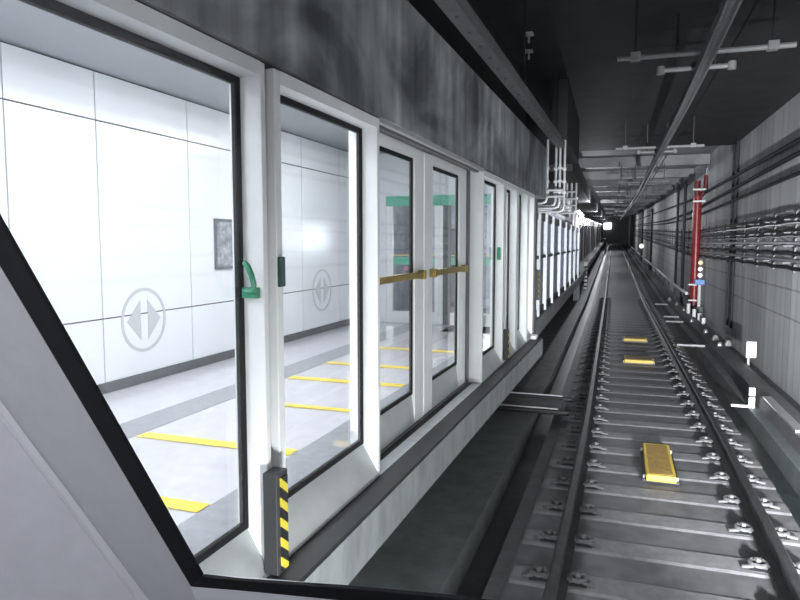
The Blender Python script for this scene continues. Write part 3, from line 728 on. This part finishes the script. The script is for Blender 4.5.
struct('far_platform_wall', MB().sweep([(-2.9,-.15),(-2.3,-.15),(-2.3,.62),(-2.9,.62)], ladder(33.2, 138)), 'dark', 'near-black wall giving the shade of the hollow under the far platform', 'wall')  # near-black wall stands in for the shade inside the hollow
fp = 28.6; i = 0
while fp < 118:
    L_ = 4.3 if fp < 60 else 8.6
    r = thing('rear_screen_panel', P(fp+L_/2, -1.95, .905), f'{ORD[i]} dark panel of the distant screen along the far platform', 'screen panel', 'dark panels of the distant screen')
    build('infill_panel', MB().sweep([(-1.97,.905),(-1.93,.905),(-1.93,2.9),(-1.97,2.9)], rng(fp+.2, fp+L_-.02, 2.)), 'hazbox', r)
    build('post', MB().sweep([(-2.0,.905),(-1.86,.905),(-1.86,3.0),(-2.0,3.0)], [fp, fp+.2]), 'midmetal', r)
    fp += L_; i += 1
# pier and striped post
pr_ = thing('concrete_pier', P(28.6,-1.56,-.15), 'pale concrete pier under the end of the far screen', 'pier')
build('shaft', MB().sweep([(-1.70,-.15),(-1.45,-.15),(-1.45,.599),(-1.70,.599)], [28.2, 28.7]), 'fascia', pr_)
sp = thing('striped_post', P(33.9,-1.50,-.15), 'black and white striped marker post at the far platform corner', 'marker post')
c = P(33.9,-1.41,0)
build('striped_shaft', MB().box((c.x-.09,c.y-.06,-.149+.1),(c.x+.05,c.y+.0,c.z+1.0)), 'stripe', sp, origin=(c.x,c.y,-.13))
build('cap', MB().box((c.x-.10,c.y-.065,c.z+1.0),(c.x+.06,c.y+.01,c.z+1.16)), 'whitep', sp)
# lamps on goosenecks above the far screen
lp = None
for i, q in enumerate((23.6,25.2,26.9,30.8,35.0,39.4,43.7,48.0,52.3,56.5,65,73.5,82,91,99)):
    if lp is None:
        lp = thing('gooseneck_lamp', (0,0,2.9), '', 'lamp', 'gooseneck lamps above the far screen')
        build('gooseneck', MB().tube([(0,0,2.9),(0,0,3.28),(.02,0,3.38),(.06,0,3.43),(.10,0,3.435),(.13,0,3.42)], .035, 8), 'whitep', lp, smooth=True)
        build('lamp_housing', MB().box((.06,-.55,3.395),(.20,.55,3.44)), 'whitep', lp, bevel=.01)
        build('lamp_tube', MB().tube([(.13,-.5,3.372),(.13,.5,3.372)], .023, 8), 'lamp', lp, smooth=True)
        _children[lp.name] = kids(lp); o = lp
    else: o = copy_tree(lp)
    o.location = P(q,-1.49,2.782) if q < 28.4 else P(q,-1.95,2.9); o.rotation_euler = (0,0,heading(q))
    o['label'] = f'{ORD[i]} white gooseneck lamp above the far screen, counting away from the camera'

# ------------------------------------------------------------------ cab around the camera
def vec(p): return Vector(p)
N = Vector((0,1,.35)).normalized()
sealR0, sealRc = (-.87,.641,2.368), (-.666,.894,1.647)
sealL0, sealLc = (-.905,.662,2.307), (-.696,.903,1.619)
bt = [(-.591,.891,1.654),(-.408,.882,1.680),(-.249,.876,1.698),(-.082,.871,1.710),(.30,.868,1.72)]
lbp = [(-.596,.899,1.632),(-.421,.891,1.653),(-.252,.886,1.668),(-.082,.882,1.68),(.30,.879,1.69)]
cab_group = 'train cab'
b = MB().prism([sealR0, sealRc, sealLc, sealL0], N*.007)
b.prism([sealRc]+bt+lbp[::-1]+[sealLc], N*.007)
struct('trim_9', b, 'seal', 'black windscreen seal along the cab pillar and sill', 'windscreen seal', bevel=.0015)
off = N*.0075
struct('window_2', MB().prism([Vector(p)+off for p in (sealR0, sealRc, *bt, (.38,.60,2.49), (-.784,.587,2.522))], N*.008), 'wglass', 'clear cab windscreen', 'windscreen')
cr0, cr3 = (-1.038,.745,2.071), (-.752,.967,1.437)
dlo = [(-.70,.99,1.38),(-.43,.955,1.46),(-.25,.93,1.50),(.30,.92,1.52)]
struct('trim_10', MB().prism([sealL0, sealLc, (-.690,.93,1.54), cr3, cr0], N*.03), 'cabgrey', 'grey cab pillar trim beside the windscreen seal', 'pillar trim')
struct('trim_11', MB().prism([cr0, cr3, (-.88,.93,1.25), (-1.45,.55,1.85)], N*.03), 'cabgrey2', 'grey lower cab trim left of the pillar crease', 'pillar trim')
struct('trim_12', MB().tube([Vector(cr0)-N*.001, Vector(cr3)-N*.001], .010, 8), 'cablight', 'pale ridge giving the highlight along the cab pillar crease', 'crease')  # pale ridge added as the highlight on the fold
struct('trim_13', MB().prism([sealLc, *lbp, *dlo[::-1], (-.690,.93,1.54)], N*.03), 'cablight', 'pale cab sill below the windscreen', 'sill')

# ------------------------------------------------------------------ lights
def light(name, kind, loc, energy, col=(1,1,1), **k):
    l = bpy.data.lights.new(name, kind); l.energy = energy; l.color = col
    for a, v in k.items():
        if a not in ('rot', 'target'): setattr(l, a, v)
    o = bpy.data.objects.new(name, l); C.objects.link(o); o.location = loc
    if 'target' in k: o.rotation_euler = (Vector(k['target'])-Vector(loc)).to_track_quat('-Z', 'Y').to_euler()
    return o
light('train_headlight', 'AREA', (-.35,1.15,.75), 60, (.95,.98,1), shape='DISK', size=.22, spread=math.radians(150), target=(-.3,9,-.6))
light('train_headlight', 'AREA', (1.30,1.15,.75), 440, (.95,.98,1), shape='DISK', size=.22, spread=math.radians(58), target=(2.9,13,1.35))
light('cab_lamp', 'AREA', (-.1,-.25,2.75), 17, (.95,.96,1), shape='RECTANGLE', size=.5, size_y=.3, target=(-.7,.75,1.8))
for q, e in ((11.5,40),(14.5,75),(18,110),(22,110),(26.5,100),(40,60)):  # point lights without fixtures, added so the frosted panels glow from behind
    light('far_screen_fill', 'POINT', P(q,-2.7,2.3), e, (.85,.88,1), shadow_soft_size=.3)
for q, e in ((25,130),(37,240),(52,280),(70,330),(92,420)):  # bare point lights added over the track to brighten the far ceiling
    light('far_tunnel_fill', 'POINT', P(q,-.9,3.5), e, (.92,.96,1), shadow_soft_size=.03)

w = bpy.data.worlds.new('tunnel_dark'); sc.world = w; w.use_nodes = True
w.node_tree.nodes['Background'].inputs[0].default_value = (.45,.5,.55,1)
w.node_tree.nodes['Background'].inputs[1].default_value = .03

# ------------------------------------------------------------------ camera
cam = bpy.data.cameras.new('camera'); cam.sensor_width = 36; cam.lens = 665/800*36; cam.clip_start = .05; cam.clip_end = 400
co = bpy.data.objects.new('camera', cam); C.objects.link(co); co.location = (0,0,2.2)
pit = math.atan((300-243.5)/665); yaw = math.atan((636-400)/math.hypot(665,56.5))
co.rotation_euler = (PI/2-pit, 0, yaw)
sc.camera = co
sc.view_settings.view_transform = 'Standard'; sc.view_settings.look = 'None'; sc.view_settings.gamma = 1; sc.view_settings.use_curve_mapping = False
sc.view_settings.exposure = 0.
sc.cycles.transparent_max_bounces = 24
sc.cycles.max_bounces = 8
